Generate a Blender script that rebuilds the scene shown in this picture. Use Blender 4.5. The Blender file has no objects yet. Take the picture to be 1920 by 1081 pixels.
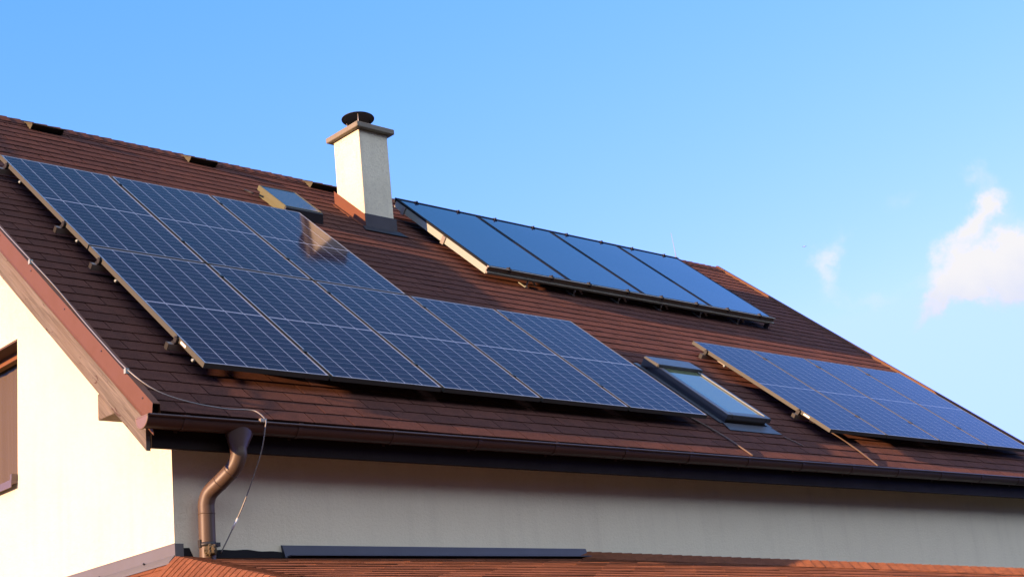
import bpy, bmesh, math, random
from mathutils import Vector, Matrix
random.seed(7)
scene = bpy.context.scene
COL = scene.collection

# ------------------------------------------------------------------ camera
Z0 = 4.2                                    # height of the panel plane origin above the ground
cam_d = bpy.data.cameras.new('camera')
cam = bpy.data.objects.new('camera', cam_d); COL.objects.link(cam)
cR = Vector((0.7316655, -0.67411394, -0.10117303))
cU = Vector((-0.12508382, -0.27867254, 0.95220568))
cF = Vector((0.67008927, 0.68404094, 0.28821583))
cam.matrix_world = Matrix(((cR.x, cU.x, -cF.x, -5.10855),
                           (cR.y, cU.y, -cF.y, -8.22293),
                           (cR.z, cU.z, -cF.z, -2.55466 + Z0),
                           (0, 0, 0, 1)))
cam_d.sensor_fit = 'HORIZONTAL'; cam_d.sensor_width = 36.0
cam_d.lens = 2732.864 / 1920 * 36.0
cam_d.clip_start = 0.1; cam_d.clip_end = 5000
scene.camera = cam

# ------------------------------------------------------------------ light
SUN_TO = Vector((-1.0, 0.107, 0.199)).normalized()      # towards the sun
sun_el = math.asin(SUN_TO.z)
sun_az = math.atan2(SUN_TO.x, SUN_TO.y)
sun_d = bpy.data.lights.new('sun', 'SUN'); sun = bpy.data.objects.new('sun', sun_d)
COL.objects.link(sun)
sun_d.energy = 4.6; sun_d.angle = math.radians(0.5); sun_d.color = (1.0, 0.60, 0.31)
sun.rotation_euler = SUN_TO.to_track_quat('Z', 'Y').to_euler()
sun.location = SUN_TO * 60

scene.view_settings.view_transform = 'Standard'
scene.view_settings.look = 'None'
scene.view_settings.exposure = 1.45
scene.view_settings.gamma = 1.0

world = bpy.data.worlds.new('World'); scene.world = world; world.use_nodes = True

class NT:
    def __init__(self, tree):
        self.t = tree
    def n(self, typ, inputs=None, **props):
        nd = self.t.nodes.new(typ)
        for k, v in props.items(): setattr(nd, k, v)
        for k, v in (inputs or {}).items():
            if isinstance(v, bpy.types.NodeSocket): self.t.links.new(v, nd.inputs[k])
            else: nd.inputs[k].default_value = v
        return nd
    def m(self, op, a, b=None, c=None, clamp=False):
        nd = self.n('ShaderNodeMath', operation=op, use_clamp=clamp)
        for i, v in enumerate((a, b, c)):
            if v is None: continue
            if isinstance(v, bpy.types.NodeSocket): self.t.links.new(v, nd.inputs[i])
            else: nd.inputs[i].default_value = v
        return nd.outputs[0]
    def vm(self, op, a, b=None):
        nd = self.n('ShaderNodeVectorMath', operation=op)
        for i, v in enumerate((a, b)):
            if v is None: continue
            if isinstance(v, bpy.types.NodeSocket): self.t.links.new(v, nd.inputs[i])
            else: nd.inputs[i].default_value = v
        return nd
    def mix(self, f, a, b, mode='MIX'):
        nd = self.n('ShaderNodeMix', data_type='RGBA', blend_type=mode)
        for i, v in ((0, f), (6, a), (7, b)):
            if isinstance(v, bpy.types.NodeSocket): self.t.links.new(v, nd.inputs[i])
            elif i and not isinstance(v, float): nd.inputs[i].default_value = (*v[:3], 1)
            else: nd.inputs[i].default_value = v
        return nd.outputs[2]
    def ramp(self, f, a, b):
        nd = self.n('ShaderNodeMapRange', interpolation_type='SMOOTHSTEP')
        self.t.links.new(f, nd.inputs[0])
        nd.inputs[1].default_value = a; nd.inputs[2].default_value = b
        return nd.outputs[0]
    def noise(self, vec, scale, detail=4, rough=.55, dist=0):
        nd = self.n('ShaderNodeTexNoise', {'Scale': scale, 'Detail': detail, 'Roughness': rough, 'Distortion': dist})
        if vec is not None: self.t.links.new(vec, nd.inputs['Vector'])
        return nd.outputs['Fac']

SKY_STRENGTH = 0.15
def build_world():
    t = world.node_tree; t.nodes.clear(); w = NT(t)
    sky = w.n('ShaderNodeTexSky', sky_type='NISHITA', sun_disc=False)
    sky.sun_elevation = sun_el; sky.sun_rotation = sun_az
    sky.altitude = 300; sky.air_density = 1.0; sky.dust_density = 0.4; sky.ozone_density = 1.6
    sc = w.n('ShaderNodeSeparateColor', {'Color': sky.outputs[0]})
    cc = w.n('ShaderNodeCombineColor', {'Red': w.m('MINIMUM', w.m('MULTIPLY', w.m('POWER', sc.outputs[0], 1.3), .55), 1.42), 'Green': w.m('MINIMUM', w.m('MULTIPLY', w.m('POWER', sc.outputs[1], .66), .94), 2.06), 'Blue': w.m('MULTIPLY', sc.outputs[2], 1.28)})
    base = cc.outputs[0]
    # clouds: soft blobs set in the sky by direction, broken up by noise
    gen = w.n('ShaderNodeTexCoord').outputs['Generated']
    ctr = Vector((0.862, 0.438, 0.256)).normalized()
    right = Vector((.73, -.675, -.10)); right = (right - ctr * right.dot(ctr)).normalized(); up = right.cross(ctr)
    a = w.vm('DOT_PRODUCT', gen, right).outputs['Value']
    b = w.vm('DOT_PRODUCT', gen, up).outputs['Value']
    fw = w.ramp(w.vm('DOT_PRODUCT', gen, ctr).outputs['Value'], .3, .6)
    warp = w.noise(gen, 26, 5, .6)
    warp2 = w.noise(w.vm('ADD', gen, (3.1, 1.7, .3)).outputs[0], 26, 5, .6)
    a = w.m('ADD', a, w.m('MULTIPLY', w.m('SUBTRACT', warp, .5), .05))
    b = w.m('ADD', b, w.m('MULTIPLY', w.m('SUBTRACT', warp2, .5), .05))
    tot = None
    # a, b, radius along, radius across, tilt (deg), weight
    blobs = [(.008, -.004, .030, .015, -4, 1.2), (.032, .012, .020, .020, 35, 1.1), (-.010, .004, .022, .011, 20, .9), (-.014, .026, .026, .0085, 52, .85),
             (.002, .041, .011, .008, 62, .7), (-.028, -.024, .018, .006, 42, .75), (-.018, -.014, .016, .008, 35, .7), (.055, .002, .040, .022, 0, 1.2), (.11, .01, .05, .03, 10, 1.1),
             (-.096, .012, .014, .009, 80, .40), (-.100, -.004, .018, .011, 70, .36), (-.094, -.020, .014, .009, 110, .30),
             (-.051, .042, .013, .011, 20, .28), (-.005, .060, .014, .007, 0, .36), (-.068, -.022, .020, .008, 35, .34), (.2, .03, .09, .04, 10, .9)]
    for (ca, cb, ra, rb, tilt, wt) in blobs:
        c, s = math.cos(math.radians(tilt)), math.sin(math.radians(tilt))
        da = w.m('SUBTRACT', a, ca); db = w.m('SUBTRACT', b, cb)
        x = w.m('DIVIDE', w.m('ADD', w.m('MULTIPLY', da, c), w.m('MULTIPLY', db, s)), ra)
        y = w.m('DIVIDE', w.m('SUBTRACT', w.m('MULTIPLY', db, c), w.m('MULTIPLY', da, s)), rb)
        g = w.m('MULTIPLY', w.m('POWER', 2.718, w.m('MULTIPLY', w.m('ADD', w.m('MULTIPLY', x, x), w.m('MULTIPLY', y, y)), -1.0)), wt)
        tot = g if tot is None else w.m('ADD', tot, g)
    fine = w.noise(gen, 60, 6, .6)
    tot = w.m('MULTIPLY', tot, w.m('ADD', w.m('MULTIPLY', fine, 1.5), .25))
    mask = w.m('MULTIPLY', w.ramp(tot, .08, 1.05), fw)
    tone = w.mix(w.ramp(w.m('SUBTRACT', b, w.m('MULTIPLY', a, .25)), -.035, .012), (1.86, 1.92, 2.02), (2.36, 2.26, 2.0))
    col = w.mix(w.m('MULTIPLY', mask, .92), base, tone)
    # unseen bright broken cloud, added behind the viewer as fill for shaded walls
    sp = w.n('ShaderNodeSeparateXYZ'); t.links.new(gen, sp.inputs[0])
    fill_bank = w.m('MULTIPLY', w.ramp(w.m('MULTIPLY', sp.outputs[1], -1.0), .05, .55), w.ramp(sp.outputs[2], .12, .40))
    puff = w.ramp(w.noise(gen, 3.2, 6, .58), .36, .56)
    col = w.mix(w.m('MULTIPLY', w.m('MULTIPLY', fill_bank, puff), .9), col, (6.6, 7.1, 8.6))
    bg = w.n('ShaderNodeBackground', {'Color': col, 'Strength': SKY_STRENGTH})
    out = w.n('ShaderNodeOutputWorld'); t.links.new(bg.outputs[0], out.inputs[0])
build_world()

# ------------------------------------------------------------------ materials
def mat(name, fn):
    m = bpy.data.materials.new(name); m.use_nodes = True
    t = m.node_tree; t.nodes.clear(); w = NT(t)
    p = w.n('ShaderNodeBsdfPrincipled'); o = w.n('ShaderNodeOutputMaterial')
    t.links.new(p.outputs[0], o.inputs[0])
    fn(w, p, t)
    return m
def setp(t, p, **kw):
    for k, v in kw.items():
        k = k.replace('_', ' ')
        if isinstance(v, bpy.types.NodeSocket): t.links.new(v, p.inputs[k])
        elif isinstance(v, tuple): p.inputs[k].default_value = (*v, 1)
        else: p.inputs[k].default_value = v
def bump(w, p, t, h, dist, strength=1.0):
    b = w.n('ShaderNodeBump', {'Strength': strength, 'Distance': dist, 'Height': h})
    t.links.new(b.outputs[0], p.inputs['Normal'])

def shingle(colors, seed=0.0):
    def f(w, p, t):
        geo = w.n('ShaderNodeNewGeometry'); pos = geo.outputs['Position']
        rnd = geo.outputs['Random Per Island']
        c = w.mix(w.ramp(rnd, .0, 1.0), colors[0], colors[1])
        c = w.mix(w.m('MULTIPLY', w.ramp(w.noise(pos, 3.0, 5, .65), .45, .75), .6), c, colors[2])
        blot = w.noise(pos, 13, 4, .7)
        c = w.mix(w.m('MULTIPLY', w.ramp(blot, .42, .66), .5), c, w.mix(.55, c, (.022, .012, .010)))
        gran = w.noise(pos, 260, 3, .75)
        mid = w.noise(pos, 38, 5, .7)
        c = w.mix(w.ramp(gran, .38, .72), w.mix(.45, c, (0.02, 0.012, 0.012)), w.mix(.35, c, colors[3]))
        c = w.mix(w.m('MULTIPLY', w.ramp(mid, .35, .7), .35), c, w.mix(.5, c, (0.03, 0.016, 0.014)))
        setp(t, p, Base_Color=c, Roughness=.92, Diffuse_Roughness=1.0)
        p.inputs['Specular IOR Level'].default_value = .06
        h = w.m('ADD', w.m('MULTIPLY', gran, .5), w.m('MULTIPLY', mid, .8))
        bump(w, p, t, h, .0015, 1.0)
    return f
M = {}
M['shingle'] = mat('brown_shingle', shingle([(.104, .043, .029), (.140, .057, .038), (.068, .036, .028), (.26, .118, .082)]))
M['porch_shingle'] = mat('red_brown_shingle', shingle([(.205, .073, .034), (.275, .100, .046), (.15, .058, .034), (.38, .165, .08)]))

def plaster(base, dirt, k=1.0):
    def f(w, p, t):
        pos = w.n('ShaderNodeNewGeometry').outputs['Position']
        grain = w.noise(pos, 150, 4, .7); big = w.noise(pos, 1.6, 5, .6)
        st = w.noise(w.vm('MULTIPLY', pos, (5.0, 5.0, .5)).outputs[0], 1.5, 5, .6)
        c = w.mix(w.m('MULTIPLY', w.ramp(big, .4, .75), .25), base, dirt)
        c = w.mix(w.m('MULTIPLY', w.ramp(st, .45, .8), .34), c, dirt)
        c = w.mix(w.m('MULTIPLY', w.ramp(grain, .50, .75), .16 * k), c, dirt)
        mid = w.noise(pos, 42, 5, .65)
        c = w.mix(w.m('MULTIPLY', w.ramp(mid, .48, .72), .16 * k), c, dirt)
        setp(t, p, Base_Color=c, Roughness=.9, Diffuse_Roughness=.6)
        p.inputs['Specular IOR Level'].default_value = .2
        bump(w, p, t, w.m('ADD', grain, w.m('MULTIPLY', mid, 1.5)), .006, .6)
    return f
M['plaster'] = mat('cream_plaster', plaster((.76, .71, .53), (.60, .55, .41)))
M['chimney_plaster'] = mat('chimney_plaster', plaster((.78, .74, .55), (.40, .365, .28), 2.2))
M['concrete'] = mat('concrete_cap', plaster((.25, .225, .17), (.14, .125, .095)))

def metal_paint(base, rough=.4, spec=.5, var=.25, dark=None, coat=0.0, metallic=0.0):
    dark = dark or tuple(c * .6 for c in base)
    def f(w, p, t):
        pos = w.n('ShaderNodeNewGeometry').outputs['Position']
        n1 = w.noise(pos, 5, 5, .6); n2 = w.noise(pos, 60, 3, .6)
        c = w.mix(w.m('MULTIPLY', w.ramp(n1, .4, .75), var), base, dark)
        c = w.mix(w.m('MULTIPLY', w.ramp(n2, .55, .75), var * .6), c, dark)
        r = w.m('ADD', w.m('MULTIPLY', n1, .2), rough - .1)
        setp(t, p, Base_Color=c, Roughness=r, Metallic=metallic)
        p.inputs['Specular IOR Level'].default_value = spec
        if coat: setp(t, p, Coat_Weight=coat, Coat_Roughness=.15)
        bump(w, p, t, n2, .002, .15)
    return f
M['gutter'] = mat('brown_gutter_metal', metal_paint((.055, .028, .021), .42, .4, .3))
M['downpipe'] = mat('brown_downpipe_metal', metal_paint((.082, .054, .036), .46, .3, .3))
M['verge'] = mat('rust_brown_sheet', metal_paint((.112, .049, .020), .55, .2, .22))
M['fascia'] = mat('dark_brown_board', metal_paint((.014, .0085, .006), .7, .12, .4))
M['copper_flash'] = mat('orange_brown_sheet', metal_paint((.128, .044, .019), .55, .3, .3))
M['apron'] = mat('dark_lead_apron', metal_paint((.018, .014, .015), .5, .35, .4))
M['grey_flash'] = mat('grey_sheet_metal', metal_paint((.108, .105, .102), .5, .3, .15))
M['blue_grey_flash'] = mat('slate_sheet_metal', metal_paint((.05, .055, .075), .45, .4, .2))
M['felt'] = mat('black_bitumen_felt', metal_paint((.010, .010, .011), .85, .2, .3))
M['frame'] = mat('dark_anodised_frame', metal_paint((.064, .064, .054), .5, .3, .12))
M['alu'] = mat('dull_aluminium', metal_paint((.30, .27, .24), .42, .5, .25, metallic=.55))
M['bright_alu'] = mat('pale_aluminium', metal_paint((.26, .29, .26), .5, .4, .12))
M['dark_metal'] = mat('blackened_metal', metal_paint((.018, .017, .017), .5, .4, .3))
M['olive_rail'] = mat('olive_grey_rail', metal_paint((.20, .175, .125), .5, .4, .25))
M['collector_frame'] = mat('black_collector_frame', metal_paint((.010, .010, .011), .75, .15, .3))
M['sky_frame'] = mat('grey_brown_sash', metal_paint((.085, .09, .088), .36, .5, .2, metallic=.25))
M['beige_sash'] = mat('beige_sash', metal_paint((.100, .100, .052), .5, .4, .3))
M['vent_metal'] = mat('brown_vent_metal', metal_paint((.072, .066, .040), .6, .3, .3))
M['lead'] = mat('grey_lead', metal_paint((.06, .066, .075), .45, .5, .3))
M['wire'] = mat('galvanised_wire', metal_paint((.21, .20, .185), .45, .5, .25, metallic=.2))
M['cable'] = mat('brown_cable', metal_paint((.10, .065, .045), .55, .4, .25))
M['white_paint'] = mat('white_sticker', metal_paint((.8, .76, .7), .5, .4, .1))
M['sealant'] = mat('old_sealant', plaster((.10, .078, .045), (.05, .04, .025)))
M['window_wood'] = mat('orange_brown_wood', metal_paint((.17, .068, .016), .45, .4, .3))
M['end_cap'] = mat('gutter_end_cap', metal_paint((.15, .095, .065), .45, .4, .2))
M['sill'] = mat('brown_sill', metal_paint((.10, .075, .075), .45, .4, .25))
M['lintel_shade'] = mat('brown_reveal_shade', metal_paint((.11, .065, .045), .7, .3, .3))
M['red_rag'] = mat('rusty_metal', metal_paint((.13, .045, .03), .7, .3, .5))
M['bird'] = mat('bird_feathers', metal_paint((.5, .52, .56), .8, .2, .1))

def wood(w, p, t):
    pos = w.n('ShaderNodeNewGeometry').outputs['Position']
    al = w.vm('DOT_PRODUCT', pos, (0, .763, .646)).outputs['Value']; ac = w.vm('DOT_PRODUCT', pos, (0, -.646, .763)).outputs['Value']
    sx = w.n('ShaderNodeSeparateXYZ'); t.links.new(pos, sx.inputs[0])
    def vec(a_, b_, c_):
        return w.n('ShaderNodeCombineXYZ', {'X': w.m('MULTIPLY', al, a_), 'Y': w.m('MULTIPLY', ac, b_), 'Z': w.m('MULTIPLY', sx.outputs[0], c_)}).outputs[0]
    g = w.noise(vec(2.0, 60.0, 20.0), 1.0, 7, .68, .5)
    k = w.noise(vec(6.0, 22.0, 12.0), 1.0, 4, .6, 1.0)
    big = w.noise(vec(1.2, 5.0, 5.0), 1.0, 3, .5)
    c = w.mix(w.ramp(g, .3, .7), (.075, .062, .046), (.165, .140, .112))
    c = w.mix(w.m('MULTIPLY', w.ramp(big, .4, .7), .4), c, (.13, .095, .065))
    c = w.mix(w.ramp(k, .64, .70), c, (.055, .028, .022))
    setp(t, p, Base_Color=c, Roughness=.85)
    p.inputs['Specular IOR Level'].default_value = .2
    bump(w, p, t, g, .004, .7)
M['wood'] = mat('weathered_board', wood)

PW, PH = 1.031, 2.060
def cells(w_panel, h_panel, strong=1.0):
    def f(w, p, t):
        o = w.n('ShaderNodeTexCoord').outputs['Object']
        s = w.n('ShaderNodeSeparateXYZ'); t.links.new(o, s.inputs[0])
        mx, my = .016, .020
        px = (w_panel - 2 * mx) / 6; py = (h_panel / 2 - my - .004) / 12
        x = w.m('DIVIDE', w.m('SUBTRACT', s.outputs[0], mx), px)
        fx = w.m('ABSOLUTE', w.m('SUBTRACT', w.m('FRACT', x), .5))
        yc = w.m('SUBTRACT', w.m('ABSOLUTE', w.m('SUBTRACT', s.outputs[1], h_panel / 2)), .004)
        y = w.m('DIVIDE', yc, py)
        fy = w.m('ABSOLUTE', w.m('SUBTRACT', w.m('FRACT', y), .5))
        fy2 = w.m('ABSOLUTE', w.m('SUBTRACT', w.m('FRACT', w.m('DIVIDE', yc, py * 2)), .5))
        dx = w.m('MULTIPLY', w.m('SUBTRACT', .5, fx), px); dy = w.m('MULTIPLY', w.m('SUBTRACT', .5, fy), py)
        dy2 = w.m('MULTIPLY', w.m('SUBTRACT', .5, fy2), py * 2)
        lx = w.m('LESS_THAN', dx, .0030); ly = w.m('LESS_THAN', dy, .0018)
        dia = w.m('LESS_THAN', w.m('ADD', dx, dy2), .0080)
        mid = w.m('LESS_THAN', yc, .0035)
        ex = w.m('ABSOLUTE', w.m('SUBTRACT', s.outputs[0], w_panel / 2))
        ey = w.m('ABSOLUTE', w.m('SUBTRACT', s.outputs[1], h_panel / 2))
        edge = w.m('MAXIMUM', w.m('GREATER_THAN', ex, w_panel / 2 - mx + .002), w.m('GREATER_THAN', ey, h_panel / 2 - my + .002))
        white = w.m('MAXIMUM', w.m('MAXIMUM', lx, dia), w.m('MAXIMUM', mid, edge))
        white = w.m('MAXIMUM', white, w.m('MULTIPLY', ly, .50))
        bus = w.m('LESS_THAN', w.m('ABSOLUTE', w.m('SUBTRACT', w.m('FRACT', w.m('MULTIPLY', x, 9.0)), .5)), .03)
        rc = w.n('ShaderNodeTexWhiteNoise', noise_dimensions='2D')
        cv = w.n('ShaderNodeCombineXYZ', {'X': w.m('FLOOR', x), 'Y': w.m('FLOOR', y)})
        t.links.new(cv.outputs[0], rc.inputs['Vector'])
        cell = w.mix(rc.outputs['Value'], (.013, .007, .016), (.017, .009, .021))
        cell = w.mix(w.m('MULTIPLY', bus, .05), cell, (.3, .32, .4))
        c = w.mix(w.m('MULTIPLY', white, strong), cell, (.34, .33, .36))
        dust = w.noise(o, 2.2, 5, .6)
        c = w.mix(w.m('MULTIPLY', w.ramp(dust, .35, .8), .014), c, (.30, .27, .24))
        setp(t, p, Base_Color=c, Roughness=w.m('ADD', .055, w.m('MULTIPLY', dust, .05)), IOR=1.185, Specular_Tint=(1.0, .67, .70))
        p.inputs['Specular IOR Level'].default_value = .5
    return f
M['cells'] = mat('solar_cells', cells(PW, PH))
PW2 = 1.008
M['cells2'] = mat('solar_cells_pale', cells(PW2, PH, .8))
def glassy(base, rough, ior, var=0.0, tint=(1.0, 1.0, 1.0)):
    def f(w, p, t):
        o = w.n('ShaderNodeTexCoord').outputs['Object']
        n = w.noise(o, 1.6, 4, .5)
        c = w.mix(w.m('MULTIPLY', n, var), base, tuple(min(1, v * 1.8 + .01) for v in base))
        setp(t, p, Base_Color=c, Roughness=w.m('ADD', rough, w.m('MULTIPLY', n, .03)), IOR=ior, Specular_Tint=tint)
    return f
M['collector_glass'] = mat('collector_glass', glassy((.006, .014, .040), .06, 1.9, .5, (.85, .93, 1.0)))
M['roof_glass'] = mat('roof_window_glass', glassy((.10, .125, .06), .04, 2.7, .2, (.85, .95, 1.0)))
M['hatch_glass'] = mat('hatch_glass', glassy((.05, .048, .05), .16, 1.45, .2))
def curtain(w, p, t):
    o = w.n('ShaderNodeNewGeometry').outputs['Position']
    g = w.noise(w.vm('MULTIPLY', o, (1.0, 20.0, .6)).outputs[0], 1.0, 4, .6)
    c = w.mix(w.ramp(g, .3, .7), (.088, .062, .028), (.102, .073, .036))
    setp(t, p, Base_Color=c, Roughness=.9)
M['curtain'] = mat('brown_curtain', curtain)
def clear(w, p, t):
    o = [n for n in t.nodes if n.type == 'OUTPUT_MATERIAL'][0]
    tr = w.n('ShaderNodeBsdfTransparent', {'Color': (.9, .88, .85, 1)})
    gl = w.n('ShaderNodeBsdfGlossy', {'Roughness': .03})
    mx = w.n('ShaderNodeMixShader', {0: .03, 1: tr.outputs[0], 2: gl.outputs[0]})
    t.links.new(mx.outputs[0], o.inputs[0]); t.nodes.remove(p)
M['clear'] = mat('window_glass', clear)
def grass(w, p, t):
    o = w.n('ShaderNodeNewGeometry').outputs['Position']
    n = w.noise(o, .6, 6, .65); n2 = w.noise(o, 25, 4, .7)
    c = w.mix(w.ramp(n, .35, .7), (.030, .032, .016), (.05, .042, .024))
    c = w.mix(w.m('MULTIPLY', n2, .5), c, (.03, .04, .015))
    setp(t, p, Base_Color=c, Roughness=.95); bump(w, p, t, n2, .05, .8)
M['grass'] = mat('lawn', grass)

def blocker_forest(w, p, t):
    o = w.n('ShaderNodeNewGeometry').outputs['Position']
    n = w.noise(o, .35, 6, .7); n2 = w.noise(o, 2.5, 4, .7)
    c = w.mix(w.ramp(n, .35, .7), (.012, .017, .007), (.03, .028, .013))
    setp(t, p, Base_Color=c, Roughness=1.0); p.inputs['Specular IOR Level'].default_value = 0
    bump(w, p, t, w.m('ADD', n, w.m('MULTIPLY', n2, .3)), 2.0, 1.0)
M['blocker_forest'] = mat('blocker_forest', blocker_forest)

# ------------------------------------------------------------------ mesh helpers
class MB:
    """collects shapes, then links them as ONE mesh object (optionally in a parent's space)"""
    def __init__(self): self.bm = bmesh.new()
    def face(self, pts):
        vs = [self.bm.verts.new(p) for p in pts]
        return self.bm.faces.new(vs)
    def hexa(self, p):                       # p: 8 points, bottom ring then top ring
        v = [self.bm.verts.new(q) for q in p]
        for f in ((3, 2, 1, 0), (4, 5, 6, 7), (0, 1, 5, 4), (1, 2, 6, 5), (2, 3, 7, 6), (3, 0, 4, 7)):
            self.bm.faces.new([v[i] for i in f])
        return self
    def box(self, a, b):
        x0, y0, z0 = a; x1, y1, z1 = b
        return self.hexa([Vector(q) for q in ((x0, y0, z0), (x1, y0, z0), (x1, y1, z0), (x0, y1, z0),
                                              (x0, y0, z1), (x1, y0, z1), (x1, y1, z1), (x0, y1, z1))])
    def bevelbox(self, a, b, r=.004):
        t = MB(); t.box(a, b)
        bmesh.ops.bevel(t.bm, geom=list(t.bm.edges), offset=r, segments=1, affect='EDGES', clamp_overlap=True)
        me = bpy.data.meshes.new('tmp'); t.bm.to_mesh(me); self.bm.from_mesh(me); bpy.data.meshes.remove(me); t.bm.free()
        return self
    def prism(self, prof, a, b, closed=True, caps=True):
        """profile (list of 2-vectors already mapped through function a / b to 3-D rings)"""
        r0 = [self.bm.verts.new(a(q)) for q in prof]; r1 = [self.bm.verts.new(b(q)) for q in prof]
        n = len(prof)
        for i in range(n if closed else n - 1):
            j = (i + 1) % n
            self.bm.faces.new((r0[i], r0[j], r1[j], r1[i]))
        if closed and caps:
            self.bm.faces.new(r0[::-1]); self.bm.faces.new(r1)
        return self
    def tube(self, pts, r, seg=10, caps=True):
        pts = [Vector(p) for p in pts]; rings = []
        rr = r if isinstance(r, (list, tuple)) else [r] * len(pts)
        ref = None
        for i, p in enumerate(pts):
            d = (pts[min(i + 1, len(pts) - 1)] - pts[max(i - 1, 0)]).normalized()
            if ref is None:
                ref = Vector((0, 0, 1)) if abs(d.z) < .9 else Vector((1, 0, 0))
            x = (ref - d * ref.dot(d)).normalized(); ref = x; y = d.cross(x)
            rings.append([self.bm.verts.new(p + (x * math.cos(2 * math.pi * k / seg) + y * math.sin(2 * math.pi * k / seg)) * rr[i]) for k in range(seg)])
        for a, b in zip(rings, rings[1:]):
            for k in range(seg):
                f = self.bm.faces.new((a[k], a[(k + 1) % seg], b[(k + 1) % seg], b[k])); f.smooth = True
        if caps:
            self.bm.faces.new(rings[0][::-1]); self.bm.faces.new(rings[-1])
        return self
    def build(self, name, material, parent=None, world_space=True):
        bmesh.ops.recalc_face_normals(self.bm, faces=list(self.bm.faces))
        me = bpy.data.meshes.new(name); self.bm.to_mesh(me); self.bm.free()
        me.materials.append(M[material])
        o = bpy.data.objects.new(name, me); COL.objects.link(o)
        if parent is not None:
            o.parent = parent
            if world_space: o.matrix_parent_inverse = WORLD[parent.name].inverted()
        return o
WORLD = {}
def spline(pts, n=8):
    """Catmull-Rom through points"""
    pts = [Vector(p) for p in pts]; P = [pts[0] * 2 - pts[1]] + pts + [pts[-1] * 2 - pts[-2]]; out = []
    for i in range(1, len(P) - 2):
        for k in range(n):
            t = k / n; a, b, c, d = P[i - 1:i + 3]
            out.append(.5 * ((2 * b) + (c - a) * t + (2 * a - 5 * b + 4 * c - d) * t * t + (3 * b - a - 3 * c + d) * t ** 3))
    return out + [pts[-1]]
def tag(o, label=None, cat=None, group=None, kind=None):
    if label: o['label'] = label
    if cat: o['category'] = cat
    if group: o['group'] = group
    if kind: o['kind'] = kind
    return o
def thing(name, mw, label, cat, group=None):
    o = bpy.data.objects.new(name, None); COL.objects.link(o)
    o.empty_display_size = .2; o.matrix_world = mw; WORLD[o.name] = mw.copy()
    return tag(o, label, cat, group)
def holder(name, parent, material, mb, **kw):
    return mb.build(name, material, parent, **kw)
def sub(name, material, mb, parent):
    """a sub-part: a child of a part mesh that lives in the same space as the part"""
    bmesh.ops.recalc_face_normals(mb.bm, faces=list(mb.bm.faces))
    me = bpy.data.meshes.new(name); mb.bm.to_mesh(me); mb.bm.free(); me.materials.append(M[material])
    o = bpy.data.objects.new(name, me); COL.objects.link(o); o.parent = parent
    return o
def copy_tree(src, parent=None):
    c = src.copy(); COL.objects.link(c)
    if parent is not None: c.parent = parent
    for ch in list(src.children): copy_tree(ch, c)
    return c

# ------------------------------------------------------------------ roof frame
TH = 0.702230
EU = Vector((1, 0, 0)); EV = Vector((0, math.cos(TH), math.sin(TH))); EN = Vector((0, -math.sin(TH), math.cos(TH)))
O = Vector((0, 0, Z0))
def rp(u, v, n=0.0): return O + EU * u + EV * v + EN * n
def rmat(u, v, n=0.0):
    p = rp(u, v, n)
    return Matrix(((1, EV.x, EN.x, p.x), (0, EV.y, EN.y, p.y), (0, EV.z, EN.z, p.z), (0, 0, 0, 1)))
N0 = -.146                                   # roof surface
V_EAVE, V_RIDGE = -.50, 6.02
U_L, U_R = -.565, 11.90
def wp(x, y, z): return Vector((x, y, z + Z0))

# ------------------------------------------------------------------ ground
g = MB(); S = 3000
g.face([(-S, -S, 0), (S, -S, 0), (S, S, 0), (-S, S, 0)])
tag(g.build('ground', 'grass'), kind='structure')
# unseen wooded slope, added behind the camera to block low sky light
g = MB(); rows = []
for (r_, h_) in ((26, -.3), (40, 7), (55, 19), (75, 33), (110, 48), (180, 60)):
    row = []
    for k in range(61):
        a_ = math.radians(118 + (272 - 118) * k / 60)           # bearings from +Y towards +X, round the camera's back
        e_ = max(0.0, min(1.0, min(k, 60 - k) / 9.0)); e_ = e_ * e_ * (3 - 2 * e_)
        hh = h_ * e_ * (1 + .12 * math.sin(k * 1.7 + r_) + .07 * math.sin(k * 4.1 + r_ * .7)) - .4 * (1 - e_)
        row.append(g.bm.verts.new((-5 + r_ * math.sin(a_), -4 + r_ * math.cos(a_), hh)))
    rows.append(row)
for a_, b_ in zip(rows, rows[1:]):
    for k in range(60): g.bm.faces.new((a_[k], a_[k + 1], b_[k + 1], b_[k])).smooth = True
tag(g.build('blocker_hills', 'blocker_forest'), kind='structure')

# ------------------------------------------------------------------ house
XW, XE = -.274, 11.55                         # gable wall planes
yr = rp(0, V_RIDGE, N0).y; zr = rp(0, V_RIDGE, N0).z
YB = 2 * yr                                    # back wall
house = thing('house', Matrix.Translation((XW, 0, 0)), 'cream plastered house with a brown shingle roof carrying solar panels', 'house')
def H(mb, name, material): return mb.build(name, material, house)

# walls: gable with a window opening, front, back, far gable
WY0, WY1, WZ0, WZ1 = 2.243, 3.45, -.375 + Z0, .733 + Z0
def under(y):                                   # underside of the roof above the walls
    d = .09
    return (rp(0, 0, N0 - d).z + (y - rp(0, 0, N0 - d).y) * math.tan(TH)) if y <= yr else under(2 * yr - y)
wall = MB()
T = .28
def gable_piece(x0, x1, ys, zb, zt):
    """strip between successive y stations; zb / zt give bottom and top z"""
    for a, b in zip(ys, ys[1:]):
        wall.hexa([Vector((x0, a, zb(a))), Vector((x1, a, zb(a))), Vector((x1, b, zb(b))), Vector((x0, b, zb(b))),
                   Vector((x0, a, zt(a))), Vector((x1, a, zt(a))), Vector((x1, b, zt(b))), Vector((x0, b, zt(b)))])
gf = lambda y: 0.0
gable_piece(XW, XW + T, [0, WY0], gf, under)
gable_piece(XW, XW + T, [WY0, WY1], gf, lambda y: WZ0)
gable_piece(XW, XW + T, [WY0, WY1], lambda y: WZ1, under)
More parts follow.
